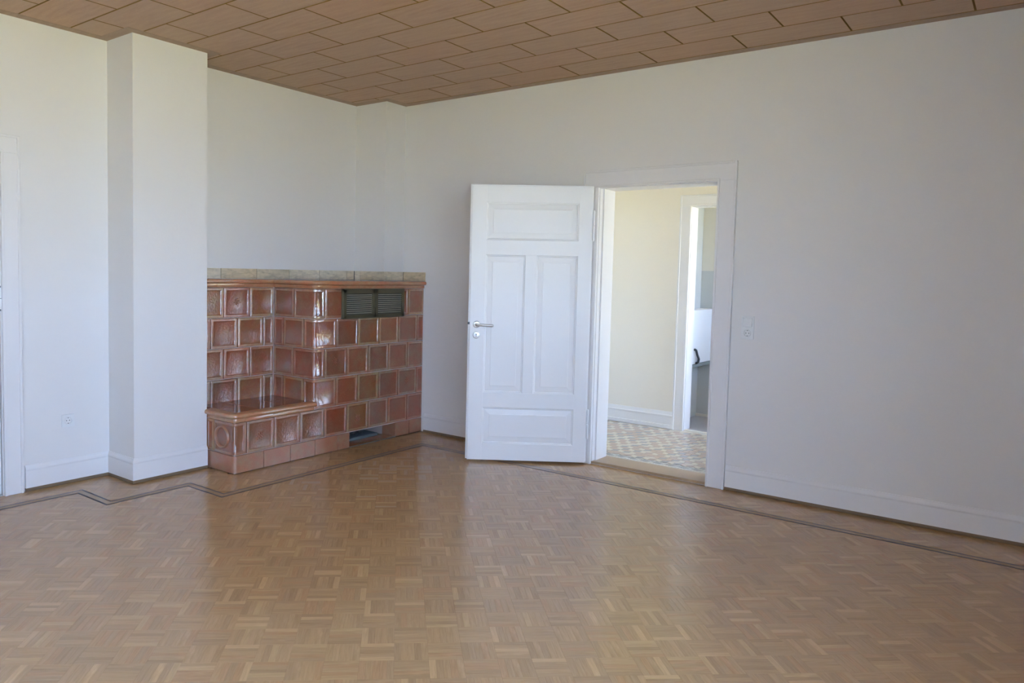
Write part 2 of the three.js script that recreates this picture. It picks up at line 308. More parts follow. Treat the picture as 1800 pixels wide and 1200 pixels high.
  // the inlay: two dark strips with a pale one between, following the walls, chimney breast and stove
  const run = [[0.245, ZE - 0.3], [0.245, 2.86], [0.60, 2.86], [0.60, 2.32], [0.965, 2.32], [0.965, 0.395], [XE - 0.3, 0.395], [XE - 0.3, ZE - 0.3], [0.245, ZE - 0.3]];
  const strip = (n0, n1) => [[n0, -0.006], [n1, -0.006], [n1, 0.0007], [n0, 0.0007]];
  obj('inlay_strip', sweep(run, strip(-0.030, -0.018)), M.inlay, floor);
  obj('inlay_strip', sweep(run, strip(-0.018, 0.018)), M.inlayPale, floor);
  obj('inlay_strip', sweep(run, strip(0.018, 0.030)), M.inlay, floor);
}

// ---------------------------------------------------------------- skirting boards: white board over a low brown strip
{
  const board = [[0, 0.022], [0.018, 0.022], [0.018, 0.120], [0.0165, 0.126], [0.0165, 0.131], [0.0185, 0.134], [0.0185, 0.142], [0.013, 0.152], [0.008, 0.158], [0.006, 0.164], [0, 0.164]];
  const foot = [[0, 0.0012], [0.017, 0.0012], [0.019, 0.006], [0.017, 0.0215], [0, 0.0215]];
  const runs = { left: [[0, 3.085], [0, 2.543], [0.32, 2.543], [0.32, 2.003]], corner: [[0.655, 0], [2.186, 0]], right: [[3.302, 0], [XE, 0], [XE, ZE], [0, ZE], [0, 4.19]] };
  for (const [k, r] of Object.entries(runs)) {
    const g = structure(group(`baseboard_${k}`)), q = r.slice().reverse();
    obj('board', sweep(q, board), M.white, g);
    obj('foot_strip', sweep(q, foot), M.brownStrip, g);
  }
  const hall = [[0, 0.02], [0.026, 0.02], [0.026, 0.052], [0.018, 0.056], [0.018, 0.128], [0.021, 0.132], [0.021, 0.142], [0.014, 0.150], [0.014, 0.156], [0.008, 0.166], [0.006, 0.176], [0, 0.176]];
  structure(obj('baseboard_hall', sweep([[2.292, HZ], [HX0, HZ]], hall), M.white));
}

// ---------------------------------------------------------------- door casings, linings, threshold
function casing(n, along, a0, a1, y1, face, out, w = 0.118) {
  // flat architrave with a bead at the inner edge and a raised outer edge
  const g = structure(group(`trim_${n}`));
  const slab = (p0, p1, q0, q1, t) => { const f0 = Math.min(face, face + out * t), f1 = Math.max(face, face + out * t); return along === 'x' ? box(p0, p1, q0, q1, f0, f1, 0.003) : box(f0, f1, q0, q1, p0, p1, 0.003); };
  const e = 0.001;
  obj('casing_board', [slab(a0 - w + e, a0 - 0.005, 0.0, y1 + 0.006, 0.02), slab(a0 - w, a0 - w + 0.016, -0.0004, y1 + w, 0.026), slab(a0 - 0.02, a0 - 0.004, -0.0004, y1 + 0.0045, 0.024)], M.white, g);
  obj('casing_board', [slab(a1 + 0.005, a1 + w - e, 0.0, y1 + 0.006, 0.02), slab(a1 + w - 0.016, a1 + w, -0.0004, y1 + w, 0.026), slab(a1 + 0.004, a1 + 0.02, -0.0004, y1 + 0.0045, 0.024)], M.white, g);
  obj('casing_head', [slab(a0 - w + e, a1 + w - e, y1 + 0.005, y1 + w - e, 0.0197), slab(a0 - w + 0.015, a1 + w - 0.015, y1 + w - 0.016, y1 + w - 0.0003, 0.0257), slab(a0 - 0.02, a1 + 0.02, y1 + 0.004, y1 + 0.02, 0.0237)], M.white, g);
  return g;
}
casing(2, 'x', DX0, DX1, DY, 0, 1, 0.130);
casing(3, 'x', LX0, LX1, LY, HZ, 1, 0.105);
casing(4, 'z', 3.21, 4.06, 2.07, 0, 1, 0.112);
{
  const g = structure(group('trim_5'));           // the lining of the open doorway, with a stop
  obj('jamb', [box(DX0 - 0.02, DX0, 0.02, DY, -WT - 0.02, 0.0), box(DX0 - 0.02, DX0 + 0.012, 0.02, DY, -WT - 0.02, -0.045, 0.002)], M.white, g);
  obj('jamb', [box(DX1, DX1 + 0.02, 0.02, DY, -WT - 0.02, 0.0), box(DX1 - 0.012, DX1 + 0.02, 0.02, DY, -WT - 0.02, -0.045, 0.002)], M.white, g);
  obj('head_lining', [box(DX0 - 0.02, DX1 + 0.02, DY, DY + 0.02, -WT - 0.02, 0.0)], M.white, g);
  const h = structure(group('trim_6'));           // the lining of the doorway on the far side of the hall
  obj('jamb', [box(LX0 - 0.02, LX0, 0.02, LY, HZ - 0.15, HZ)], M.white, h);
  obj('jamb', [box(LX1, LX1 + 0.02, 0.02, LY, HZ - 0.15, HZ)], M.white, h);
  obj('head_lining', [box(LX0 - 0.02, LX1 + 0.02, LY, LY + 0.02, HZ - 0.15, HZ)], M.white, h);
  structure(obj('threshold', [box(DX0 - 0.018, DX1 + 0.018, 0.0005, 0.021, -WT - 0.03, -0.004, 0.004)], M.sill));
  structure(obj('threshold', [box(LX0 - 0.018, LX1, 0.003, 0.026, HZ - 0.06, HZ - 0.01, 0.004)], M.beigeWall));
}

// ---------------------------------------------------------------- panelled doors
// leaf drawn from its free edge (x = 0) to its hinge edge (x = w), face at z = 0, body behind
function makeLeaf(parent, w, y0, y1) {
  const T = 0.042, bx = (a, b, c, d, e = -T, f = 0) => box(a, b, c, d, e, f, 0.0015);
  const L = 0.109, R = 0.095, X = [L, w - R], mid = [w - 0.481, w - 0.400];
  const rows = [[0.143, 0.415], [0.527, 1.556], [1.667, 1.944]];
  obj('stile', bx(0, L, y0, y1, -T, 0.0012), M.doorWhite, parent); obj('stile', bx(X[1], w, y0, y1), M.doorWhite, parent);
  const ys = [y0, 0.143, 0.415, 0.527, 1.556, 1.667, 1.944, y1];
  for (let k = 0; k < 8; k += 2) obj('rail', bx(X[0] - 0.0005, X[1] + 0.0005, ys[k], ys[k + 1]), M.doorWhite, parent);
  obj('muntin', bx(mid[0], mid[1], 0.5265, 1.5565), M.doorWhite, parent);
  const panel = (a, b, c, d) => {
    // moulding steps down 12 mm, the raised field slopes back up
    const ring = [[0, 0], [0.004, -0.003], [0.010, -0.004], [0.013, -0.009], [0.050, -0.0045], [0.053, -0.003]];
    const pos = [], at = ([o, z], i) => [[a + o, c + o, z], [b - o, c + o, z], [b - o, d - o, z], [a + o, d - o, z]][i];
    for (let r = 0; r < ring.length - 1; r++) for (let i = 0; i < 4; i++) { const j = (i + 1) % 4, p = at(ring[r], i), q = at(ring[r], j), s = at(ring[r + 1], j), t = at(ring[r + 1], i); pos.push(...p, ...q, ...s, ...p, ...s, ...t); }
    const e = ring[ring.length - 1]; pos.push(...at(e, 0), ...at(e, 1), ...at(e, 2), ...at(e, 0), ...at(e, 2), ...at(e, 3));
    const g = new THREE.BufferGeometry(); g.setAttribute('position', new THREE.Float32BufferAttribute(pos, 3)); g.computeVertexNormals();
    return [uvm(g), box(a - 0.001, b + 0.001, c - 0.001, d + 0.001, -T + 0.004, -0.014)];
  };
  for (const [a, b, c, d] of [[X[0], X[1], ...rows[0]], [X[0], mid[0], ...rows[1]], [mid[1], X[1], ...rows[1]], [X[0], X[1], ...rows[2]]]) obj('door_panel', panel(a, b, c, d), M.doorWhite, parent);
  // the lip on the closing side that laps over the frame
  obj('lip', [box(-0.013, 0.002, y0, y1 + 0.012, -T, -T + 0.016, 0.002), box(-0.013, w + 0.012, y1 - 0.002, y1 + 0.012, -T, -T + 0.016, 0.002), box(w - 0.002, w + 0.012, y0, y1, -T, -T + 0.016, 0.002)], M.doorWhite, parent);
}
function lever(parent, x, y, dir = 1) {
  const h = group('door_handle', parent, [x, y, 0.0012]); h.userData.label = 'brushed steel lever handle on a round rose';
  obj('rose', lathe([[0, 0.009], [0.020, 0.009], [0.0255, 0.006], [0.0265, 0.0]]).rotateX(Math.PI / 2), M.steel, h);
  obj('lever', [tube([[0, 0, 0.006], [0, 0, 0.030], [0.002 * dir, 0, 0.041], [0.010 * dir, 0, 0.047], [0.030 * dir, 0, 0.049], [0.118 * dir, -0.004, 0.049]], 0.0095, 40, 14), new THREE.SphereGeometry(0.0095, 14, 8).translate(0.118 * dir, -0.004, 0.049)], M.steel, h);
  const k = group('keyhole_plate', parent, [x, y - 0.079, 0.0012]);
  obj('rose', lathe([[0, 0.006], [0.021, 0.006], [0.0255, 0.004], [0.0265, 0.0]]).rotateX(Math.PI / 2), M.steel, k);
  obj('keyhole', [cyl(0.0045, 0.0045, 0.003, 16).rotateX(Math.PI / 2).translate(0, 0.006, 0.0062), new THREE.BoxGeometry(0.004, 0.016, 0.003).translate(0, -0.003, 0.0062)], M.dark, k);
}
{
  const w = 0.884, phi = 143.92 * Math.PI / 180, hx = 2.2814, hz = 0.0685;
  const d = structure(group('door_1', scene, [hx + Math.cos(phi) * w, 0, hz + Math.sin(phi) * w], Math.PI - phi));
  makeLeaf(d, w, 0.0165, 2.064);
  lever(d, w - 0.833, 1.036, 1);
  obj('latch', [box(-0.016, 0.001, 1.035, 1.052, -0.026, -0.014, 0.002)], std({ color: lin(0.12, 0.12, 0.12), roughness: 0.4, metalness: 1 }), d);
  for (const y of [0.305, 1.784]) {
    const h = group('hinge', d, [w + 0.014, y, -0.012]);
    obj('knuckle', cyl(0.0085, 0.0085, 0.100, 16).translate(0, 0.052, 0), M.doorWhite, h); obj('knuckle', cyl(0.0085, 0.0085, 0.100, 16).translate(0, -0.052, 0), M.doorWhite, h);
    obj('hinge_pin', [lathe([[0, 0.116], [0.005, 0.112], [0.0085, 0.102], [0.0085, 0.100]], 14), lathe([[0, -0.116], [0.005, -0.112], [0.0085, -0.102]].reverse(), 14)], M.doorWhite, h);
  }
  // the closed door at the left edge of the picture
  const c = structure(group('door_2', scene, [-0.01, 0, 4.055], Math.PI / 2));
  makeLeaf(c, 0.84, 0.012, 2.06);
  lever(c, 0.052, 1.036, 1);
  const h = group('hinge', c, [0.843, 1.205, 0.012]);
  obj('knuckle', cyl(0.0085, 0.0085, 0.062, 16).translate(0, 0.033, 0), M.doorWhite, h); obj('knuckle', cyl(0.0085, 0.0085, 0.062, 16).translate(0, -0.033, 0), M.doorWhite, h);
  obj('hinge_pin', [cyl(0.009, 0.009, 0.004, 16), cyl(0.006, 0.004, 0.012, 14).translate(0, 0.07, 0), cyl(0.004, 0.006, 0.012, 14).translate(0, -0.07, 0)], std({ color: lin(0.2, 0.2, 0.2), roughness: 0.5 }), h);
}

// ---------------------------------------------------------------- wall plates
function socketInsert(parent, y) {
  obj('socket', [lathe([[0.0195, -0.010], [0.0195, 0.0085], [0.0215, 0.0095], [0.024, 0.0085], [0.024, 0.006]], 28).rotateX(Math.PI / 2).translate(0, y, 0), cyl(0.0196, 0.0196, 0.002, 28).rotateX(Math.PI / 2).translate(0, y, 0.0015)], M.plastic, parent);
  obj('contact_holes', [cyl(0.003, 0.003, 0.003, 12).rotateX(Math.PI / 2).translate(-0.0095, y, 0.002), cyl(0.003, 0.003, 0.003, 12).rotateX(Math.PI / 2).translate(0.0095, y, 0.002), new THREE.BoxGeometry(0.006, 0.004, 0.006).translate(0, y + 0.018, 0.004), new THREE.BoxGeometry(0.006, 0.004, 0.006).translate(0, y - 0.018, 0.004)], std({ color: lin(0.10, 0.10, 0.10), roughness: 0.4, metalness: 0.6 }), parent);
}
function plate(h, holes) {
  const s = new THREE.Shape(), w = 0.0405, r = 0.004, b = h / 2;
  s.moveTo(-w + r, -b); s.lineTo(w - r, -b); s.quadraticCurveTo(w, -b, w, -b + r); s.lineTo(w, b - r); s.quadraticCurveTo(w, b, w - r, b); s.lineTo(-w + r, b); s.quadraticCurveTo(-w, b, -w, b - r); s.lineTo(-w, -b + r); s.quadraticCurveTo(-w, -b, -w + r, -b);
  for (const [y, k] of holes) { const q = new THREE.Path(); if (k === 'round') q.absarc(0, y, 0.0245, 0, 7, true); else { q.moveTo(-0.0285, y - 0.0285); q.lineTo(-0.0285, y + 0.0285); q.lineTo(0.0285, y + 0.0285); q.lineTo(0.0285, y - 0.0285); q.closePath(); } s.holes.push(q); }
  return new THREE.ExtrudeGeometry(s, { depth: 0.005, bevelEnabled: true, bevelThickness: 0.0025, bevelSize: 0.0025, bevelOffset: -0.0025, bevelSegments: 2, curveSegments: 14 });
}
{
  const s = group('switch_and_socket', scene, [3.403, 1.0965, 0.0005]);
  obj('plate', plate(0.152, [[0.0355, 'square'], [-0.0355, 'round']]), M.plastic, s);
  obj('rocker', new RoundedBoxGeometry(0.0555, 0.0555, 0.008, 2, 0.0015).rotateX(-0.05).translate(0, 0.0355, 0.0065), M.plastic, s);
  socketInsert(s, -0.0355);
  tag(s, 'white plate on right wall beside open doorway, light switch above a socket', 'light switch');
  const o = group('wall_socket', scene, [0.0005, 0.410, 2.818], Math.PI / 2);
  obj('plate', plate(0.081, [[0, 'round']]), M.plastic, o);
  socketInsert(o, 0);
  tag(o, 'single white socket low on the left wall, between closed door and chimney breast', 'socket');
}

// ---------------------------------------------------------------- the tiled stove
{
  const stove = group('tiled_stove');
  tag(stove, 'brown glazed tiled stove with a low bench, filling the corner beside the chimney breast', 'stove');
  const XF = 0.622, XB = 0.145, ZR = 1.275, ZB = 1.99, YP = 0.128, RH = 0.229, G = 0.0016;
  const yRow = (k) => YP + k * RH;                              // k = 0 bench row ... 5 = top
  const radius = 0.034;
  // path in plan: distance s -> point and outward normal. s = 0 at the left end of the recessed back face
  const lenBack = ZB + 0.008 - ZR, lenRet = XF - XB;
  const corner = (px, pz, from, to) => ({ px, pz, from, to });
  // the upper body: back face (+x) -> inner corner -> return face (+z) -> rounded outer corner -> front face (+x)
  const upper = (s) => {
    if (s <= lenBack) return { x: XB, z: ZB + 0.008 - s, nx: 1, nz: 0 };
    s -= lenBack; const flat = lenRet - radius;
    if (s <= flat) return { x: XB + s, z: ZR, nx: 0, nz: 1 };
    s -= flat; const arc = radius * 2;                            // the corner keeps its square length so that joints stay put
    if (s <= arc) { const a = (s / arc) * Math.PI / 2; return { x: XF - radius + Math.sin(a) * radius, z: ZR - radius + Math.cos(a) * radius, nx: Math.sin(a), nz: Math.cos(a) }; }
    s -= arc; return { x: XF, z: ZR - radius - s, nx: 1, nz: 0 };
  };
  const sRet = (x) => lenBack + (x - XB), sFront = (z) => lenBack + lenRet + (ZR - z), sBack = (z) => ZB + 0.008 - z;
  // the lower body: bench end (+z) -> rounded corner -> front (+x)
  const XL = 0.30, lenEnd = XF - XL;
  const lower = (s) => {
    const flat = lenEnd - radius; if (s <= flat) return { x: XL + s, z: ZB, nx: 0, nz: 1 };
    s -= flat; const arc = radius * 2;
    if (s <= arc) { const a = (s / arc) * Math.PI / 2; return { x: XF - radius + Math.sin(a) * radius, z: ZB - radius + Math.cos(a) * radius, nx: Math.sin(a), nz: Math.cos(a) }; }
    s -= arc; return { x: XF, z: ZB - radius - s, nx: 1, nz: 0 };
  };
  const lEnd = (x) => x - XL, lFront = (z) => lenEnd + (ZB - z);
  const arcU = [lenBack + lenRet - radius, lenBack + lenRet + radius], arcL = [lenEnd - radius, lenEnd + radius];

  // a moulded tile: raised rim, bevel, sunk field; bent round the path where it meets a corner
  function tile(path, s0, s1, y0, y1, arc, frame = 0.019, sink = 0.0055) {
    const w = s1 - s0, h = y1 - y0, knots = (len) => { const f = Math.min(frame, len * 0.2); return [0, 0.0025, 0.006, f, f + 0.004, f + 0.009, len - f - 0.009, len - f - 0.004, len - f, len - 0.006, len - 0.0025, len]; };
    const prof = (d, f) => (d <= 0 ? -0.010 : d < 0.0026 ? -0.0022 : d < 0.0061 ? 0 : d < f + 0.0005 ? 0.0004 : d < f + 0.0045 ? -0.003 : -sink);
    let ks = knots(w), kt = knots(h);
    if (arc) { const extra = []; for (let i = 0; i <= 8; i++) { const s = arc[0] + (arc[1] - arc[0]) * i / 8 - s0; if (s > 0.03 && s < w - 0.03) extra.push(s); } ks = ks.concat(extra).sort((a, b) => a - b); }
    const fw = Math.min(frame, w * 0.2), fh = Math.min(frame, h * 0.2);
    const rows = kt, pos = [], uv = [], col = [], idx = [], nx = ks.length;
    rows.forEach((t) => ks.forEach((s) => {
      const ds = Math.min(s, w - s), dt = Math.min(t, h - t), n = Math.min(ds, dt) < 0.0061 ? prof(Math.min(ds, dt), 1) : Math.max(prof(ds, fw), prof(dt, fh));
      const p = path(s0 + s), r = arc && s0 + s > arc[0] - 0.004 && s0 + s < arc[1] + 0.004 && n < -0.001 && dt > fh ? n * 0.55 : n;
      pos.push(p.x + p.nx * r, y0 + t, p.z + p.nz * r); uv.push(s0 + s, y0 + t);
      const paleRim = n > -0.0025; col.push(paleRim ? 1.15 : 0.82, paleRim ? 1.6 : 0.8, paleRim ? 1.95 : 0.78);       // the glaze runs thin over the raised rim; reflected sheen is painted in there too
    }));
    for (let j = 0; j < rows.length - 1; j++) for (let i = 0; i < nx - 1; i++) { const a = j * nx + i; idx.push(a, a + 1, a + nx + 1, a, a + nx + 1, a + nx); }
    const g = new THREE.BufferGeometry(); g.setAttribute('position', new THREE.Float32BufferAttribute(pos, 3)); g.setAttribute('uv', new THREE.Float32BufferAttribute(uv, 2)); g.setAttribute('color', new THREE.Float32BufferAttribute(col, 3)); g.setIndex(idx); g.computeVertexNormals();
    return toCreasedNormals(g, 0.5);
  }
  const tints = [[2.2, 2.1, 2.1], [2.3, 1.9, 1.8], [1.9, 1.75, 1.8], [2.15, 2.25, 1.85], [2.2, 1.7, 1.75], [2.1, 2.15, 2.3], [2.4, 2.3, 1.95]].map((c) => { const m = M.glaze.clone(); m.color = lin(...c.map((x) => x * 1.02)); return m; });
  const hammered = tints.map((t) => { const m = t.clone(); m.bumpMap = every(waveBump, 0.11); m.bumpScale = 0.0034; m.roughness = 0.05; return m; });
  const pickTile = (rough) => (rough ? hammered : tints)[Math.floor(rr(0, 7))];
  const put = (path, joints, k, arc, opt = {}) => {
    for (let i = 0; i < joints.length - 1; i++) {
      const s0 = joints[i] + G, s1 = joints[i + 1] - G; if (s1 - s0 < 0.03) continue;
      const bends = arc && s0 < arc[0] && s1 > arc[1] ? arc : null;
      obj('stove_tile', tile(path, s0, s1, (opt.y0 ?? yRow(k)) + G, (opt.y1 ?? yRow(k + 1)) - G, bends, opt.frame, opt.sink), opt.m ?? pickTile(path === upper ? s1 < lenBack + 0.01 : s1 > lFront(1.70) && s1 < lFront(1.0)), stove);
    }
  };
  const J = (l, f) => l.map(f);
  const rowA = [...J([1.995, 1.737, 1.50], sBack), lenBack, ...J([0.382], sRet), ...J([1.166, 0.928, 0.69, 0.449, 0.209, 0.002], sFront)];
  const rowB = [...J([1.995, 1.85, 1.612, 1.374], sBack), lenBack, ...J([0.262, 0.50], sRet), ...J([1.045, 0.807, 0.565, 0.328, 0.086, 0.002], sFront)];
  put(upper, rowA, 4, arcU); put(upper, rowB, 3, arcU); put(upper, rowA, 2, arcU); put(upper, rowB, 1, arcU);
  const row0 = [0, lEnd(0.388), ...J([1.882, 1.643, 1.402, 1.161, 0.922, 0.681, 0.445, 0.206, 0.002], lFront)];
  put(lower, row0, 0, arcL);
  // plinth, smoother and paler, with the low opening left free
  const zG0 = 0.888, zG1 = 0.345;
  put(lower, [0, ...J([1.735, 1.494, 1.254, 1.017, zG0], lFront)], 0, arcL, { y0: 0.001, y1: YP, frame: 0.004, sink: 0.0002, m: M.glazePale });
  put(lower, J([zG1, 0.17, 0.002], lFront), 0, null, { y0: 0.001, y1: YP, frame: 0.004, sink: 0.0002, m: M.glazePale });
  obj('stove_tile', [box(XF - 0.16, XF - 0.001, 0.001, YP - 0.002, zG1 - 0.006, zG1 + 0.001, 0.003)], M.glazePale, stove);      // cheek of the opening
  // the masonry behind the tiles shows as grout in the joints
  const yt = yRow(5), c = 0.0105;
  obj('grout', [
    box(0.004, XF - c, YP - 0.004, yt, 0.004, ZR - c - 0.0005), box(0.004, XB - c, 0.40, yt, ZR - c, ZB), box(0.325, XF - c, YP - 0.004, 0.395, ZR - c, ZB - c), box(0.004, 0.325, YP - 0.004, 0.395, ZR - c, ZB - 0.002),
    box(0.004, XF - c, 0.002, YP - 0.004, zG0 + 0.004, ZB - c), box(0.004, XF - c, 0.002, YP - 0.004, 0.004, zG1 - 0.006),
  ], M.grout, stove);
  obj('ash_chamber', [box(0.004, 0.20, 0.002, YP - 0.004, zG1 - 0.006, zG0 + 0.004), box(0.2, XF - 0.02, YP - 0.008, YP - 0.004, zG1 - 0.006, zG0 + 0.004), box(0.2, XF - 0.10, 0.002, YP - 0.004, zG0 - 0.001, zG0 + 0.004)], M.nearBlack, stove);
  for (const [a, b] of [[zG0 - 0.002, 0.700], [0.697, 0.520], [0.517, zG1 - 0.006]]) obj('hearth_tile', box(XF - 0.14, XF - 0.006, 0.0008, 0.007, Math.min(a, b), Math.max(a, b), 0.001), M.glazeSmooth, stove);
  obj('hearth_edge', box(XF - 0.006, XF + 0.001, 0.0008, 0.010, zG1, zG0, 0.0015), M.steel, stove);
  obj('mortar_bed', [box(XF - 0.34, XF - 0.15, 0.004, 0.030, zG1 + 0.06, zG0 - 0.004, 0.008)], M.mortar, stove);
  for (const [x, y, z, r] of [[0.50, 0.062, 0.80, 0.035], [0.44, 0.085, 0.70, 0.04], [0.42, 0.088, 0.58, 0.045], [0.46, 0.10, 0.86, 0.03], [0.40, 0.09, 0.48, 0.035], [0.45, 0.095, 0.64, 0.03]]) {
    const g = new THREE.IcosahedronGeometry(r, 2), p = g.attributes.position; for (let i = 0; i < p.count; i++) { const k = 1 + 0.35 * P.noise(p.getX(i) * 40 + x * 30, p.getY(i) * 40, p.getZ(i) * 40); p.setXYZ(i, p.getX(i) * k, p.getY(i) * k * 0.9, p.getZ(i) * k); }
    g.computeVertexNormals(); const m = obj('rubble_lump', g, M.lump, stove); m.position.set(x, y, z);
  }

  // cap and bench mouldings: a roll over a narrow fillet, in short pieces
  function moulding(name, path, s0, s1, arc, profile, m) {
    const ss = [s0 + 0.0006]; const n = arc && s0 < arc[1] && s1 > arc[0] ? 12 : 1;
    if (n > 1) for (let i = 0; i <= n; i++) { const s = arc[0] + (arc[1] - arc[0]) * i / n; if (s > s0 + 0.002 && s < s1 - 0.002) ss.push(s); }
    ss.push(s1 - 0.0006);
    const pos = [], tri = (a, b, c2) => pos.push(...a, ...b, ...c2);
    const ring = (s) => { const p = path(s); return profile.map(([k, y]) => [p.x + p.nx * k, y, p.z + p.nz * k]); };
    const R = ss.map(ring), K = profile.length;
    for (let i = 0; i < R.length - 1; i++) for (let j = 0; j < K; j++) { const l = (j + 1) % K; tri(R[i][j], R[i + 1][j], R[i + 1][l]); tri(R[i][j], R[i + 1][l], R[i][l]); }
    for (const t of THREE.ShapeUtils.triangulateShape(profile.map((q) => new THREE.Vector2(...q)), [])) { tri(R[0][t[0]], R[0][t[2]], R[0][t[1]]); const e = R[R.length - 1]; tri(e[t[0]], e[t[1]], e[t[2]]); }
    const g = new THREE.BufferGeometry(); g.setAttribute('position', new THREE.Float32BufferAttribute(pos, 3)); g.computeVertexNormals();
    return obj(name, uvm(toCreasedNormals(g, 0.7)), m, stove);
  }
  const roll = (y, r, out, back) => { const q = [[-back, y - r]]; for (let i = -6; i <= 6; i++) { const a = i * Math.PI / 12; q.push([out + Math.cos(a) * r, y + Math.sin(a) * r]); } q.push([-back, y + r]); return q; };
  const capRoll = roll(1.319, 0.0165, 0.012, 0.05), capFillet = [[-0.04, 1.2745], [0.0025, 1.2745], [0.0045, 1.277], [0.0045, 1.299], [0.002, 1.3015], [-0.04, 1.3015]];
  // the recessed back run and the return meet in the inner corner: stop each piece short of it
  const capJ = [...J([1.99, 1.69, 1.44], sBack), lenBack - 0.0001], capK = [lenBack + 0.03, sRet(0.39), sFront(1.10), sFront(0.86), sFront(0.61), sFront(0.36), sFront(0.004)];
  for (let i = 0; i < capJ.length - 1; i++) { moulding('cap_moulding', upper, capJ[i], capJ[i + 1], null, capRoll, M.glazeSmooth); }
  for (let i = 0; i < capK.length - 1; i++) moulding('cap_moulding', upper, capK[i], capK[i + 1], arcU, capRoll, M.glazeSmooth);
  const filJ = [...J([1.99, 1.80, 1.56], sBack), lenBack - 0.0001], filK = [lenBack + 0.006, sRet(0.27), sRet(0.49), sFront(1.20), sFront(0.98), sFront(0.74), sFront(0.50), sFront(0.26), sFront(0.004)];
  for (const l of [filJ, filK]) for (let i = 0; i < l.length - 1; i++) moulding('cap_fillet', upper, l[i], l[i + 1], arcU, capFillet, M.glazeSmooth);
  obj('top_slab', [box(0.002, XF - 0.045, 1.300, 1.334, 0.002, ZR - 0.045, 0.002), box(0.002, XB - 0.045, 1.300, 1.334, ZR - 0.046, 1.985, 0.002)], M.glazeDark, stove);
  // bench edge
  const bRoll = roll(0.402, 0.0165, 0.012, 0.05), bFil = [[-0.04, 0.3575], [0.0025, 0.3575], [0.0045, 0.360], [0.0045, 0.382], [0.002, 0.385], [-0.04, 0.385]];
  const bJ = [0.003, lFront(1.764), lFront(1.53), lFront(1.262)];
  for (let i = 0; i < bJ.length - 1; i++) moulding('bench_moulding', lower, bJ[i], bJ[i + 1], arcL, bRoll, M.glazeSmooth);
  const bF = [0.003, lEnd(0.52), lFront(1.90), lFront(1.66), lFront(1.42), lFront(1.272)];
  for (let i = 0; i < bF.length - 1; i++) moulding('bench_fillet', lower, bF[i], bF[i + 1], arcL, bFil, M.glazeSmooth);
  for (const [z0, z1] of [[1.276, 1.50], [1.503, 1.737], [1.74, 1.945]]) for (const [x0, x1] of [[0.147, 0.36], [0.363, 0.578]]) obj('bench_tile', box(x0, x1, 0.393, 0.4175, z0, z1, 0.003), M.glazeDark, stove);
  // clean-out cap on the end of the bench
  {
    const g = group('cleanout_cap', stove, [0.485, 0.245, ZB - 0.007]);
    obj('rim', lathe([[0.064, 0.0], [0.066, 0.014], [0.071, 0.019], [0.078, 0.016], [0.081, 0.0]], 36).rotateX(Math.PI / 2), M.glazePale, g);
    obj('disc', lathe([[0, 0.009], [0.03, 0.0085], [0.05, 0.006], [0.062, 0.003], [0.067, 0.001]], 36).rotateX(Math.PI / 2), tints[2], g);
  }
  // rosettes moulded on single tiles: six petals round a boss
  const rosette = (x, y, z, face, k = 1) => {
    const r = obj('rosette', [new THREE.SphereGeometry(0.010 * k, 12, 8).scale(1, 1, 0.8), ...Array.from({ length: 6 }, (_, i) => new THREE.SphereGeometry(0.012 * k, 12, 8).scale(1, 0.7, 0.55).translate(0.020 * k, 0, 0).rotateZ(i * Math.PI / 3 + 0.3)), ...Array.from({ length: 6 }, (_, i) => new THREE.SphereGeometry(0.006 * k, 8, 6).scale(1.6, 0.7, 0.5).translate(0.037 * k, 0, 0).rotateZ((i + 0.5) * Math.PI / 3 + 0.3))], tints[1], stove);
    r.position.set(x, y, z); r.rotation.y = face;
  };
  const E = Math.PI / 2;
  for (const [x, y, z] of [[XF, 0.71, 1.05], [XF, 0.24, 1.763], [XF, 0.225, 0.80], [XF, 0.475, 0.205], [XB, 1.165, 1.62]]) rosette(x - 0.0055, y, z, E, 0.85);

  // hot-air grille: two hinged louvred doors in a frame
  {
    const v = group('vent_grille', stove); v.userData.label = 'olive brown metal grille with two louvred doors';
    const x0 = XF - 0.001, x1 = XF + 0.020, z0 = 0.276, z1 = 1.0, ya = 1.036, yb = 1.274;
    obj('grille_frame', [box(x0, x1 - 0.006, ya, ya + 0.022, z0, z1, 0.002), box(x0, x1 - 0.006, yb - 0.022, yb, z0, z1, 0.002), box(x0, x1 - 0.006, ya, yb, z0, z0 + 0.022, 0.002), box(x0, x1 - 0.006, ya, yb, z1 - 0.022, z1, 0.002), box(x0, x1 - 0.012, ya, yb, z0, z1)].slice(0, 4), M.ventMetal, v);
    obj('grille_back', box(x0 - 0.0005, x0 + 0.002, ya + 0.01, yb - 0.01, z0 + 0.01, z1 - 0.01), M.nearBlack, v);
    for (const [a, b] of [[0.642, 0.990], [0.286, 0.636]]) {
      const fw = 0.030;
      obj('grille_door', [box(x0 + 0.004, x1, ya + 0.008, ya + 0.034, a, b, 0.002), box(x0 + 0.004, x1, yb - 0.040, yb - 0.008, a, b, 0.002), box(x0 + 0.004, x1, ya + 0.008, yb - 0.008, a, a + fw, 0.002), box(x0 + 0.004, x1, ya + 0.008, yb - 0.008, b - fw, b, 0.002)], M.ventMetal, v);
      const n = 10, lo = ya + 0.036, hi = yb - 0.042;
      const slat = new RoundedBoxGeometry(0.0018, 0.0125, b - a - 2 * fw + 0.004, 1, 0.0006);
      for (let i = 0; i < n; i++) { const m = obj('louver', slat, M.louver, v); m.position.set(x1 - 0.008, lo + (hi - lo) * (i + 0.5) / n, (a + b) / 2); m.rotation.z = 0.75; }
    }
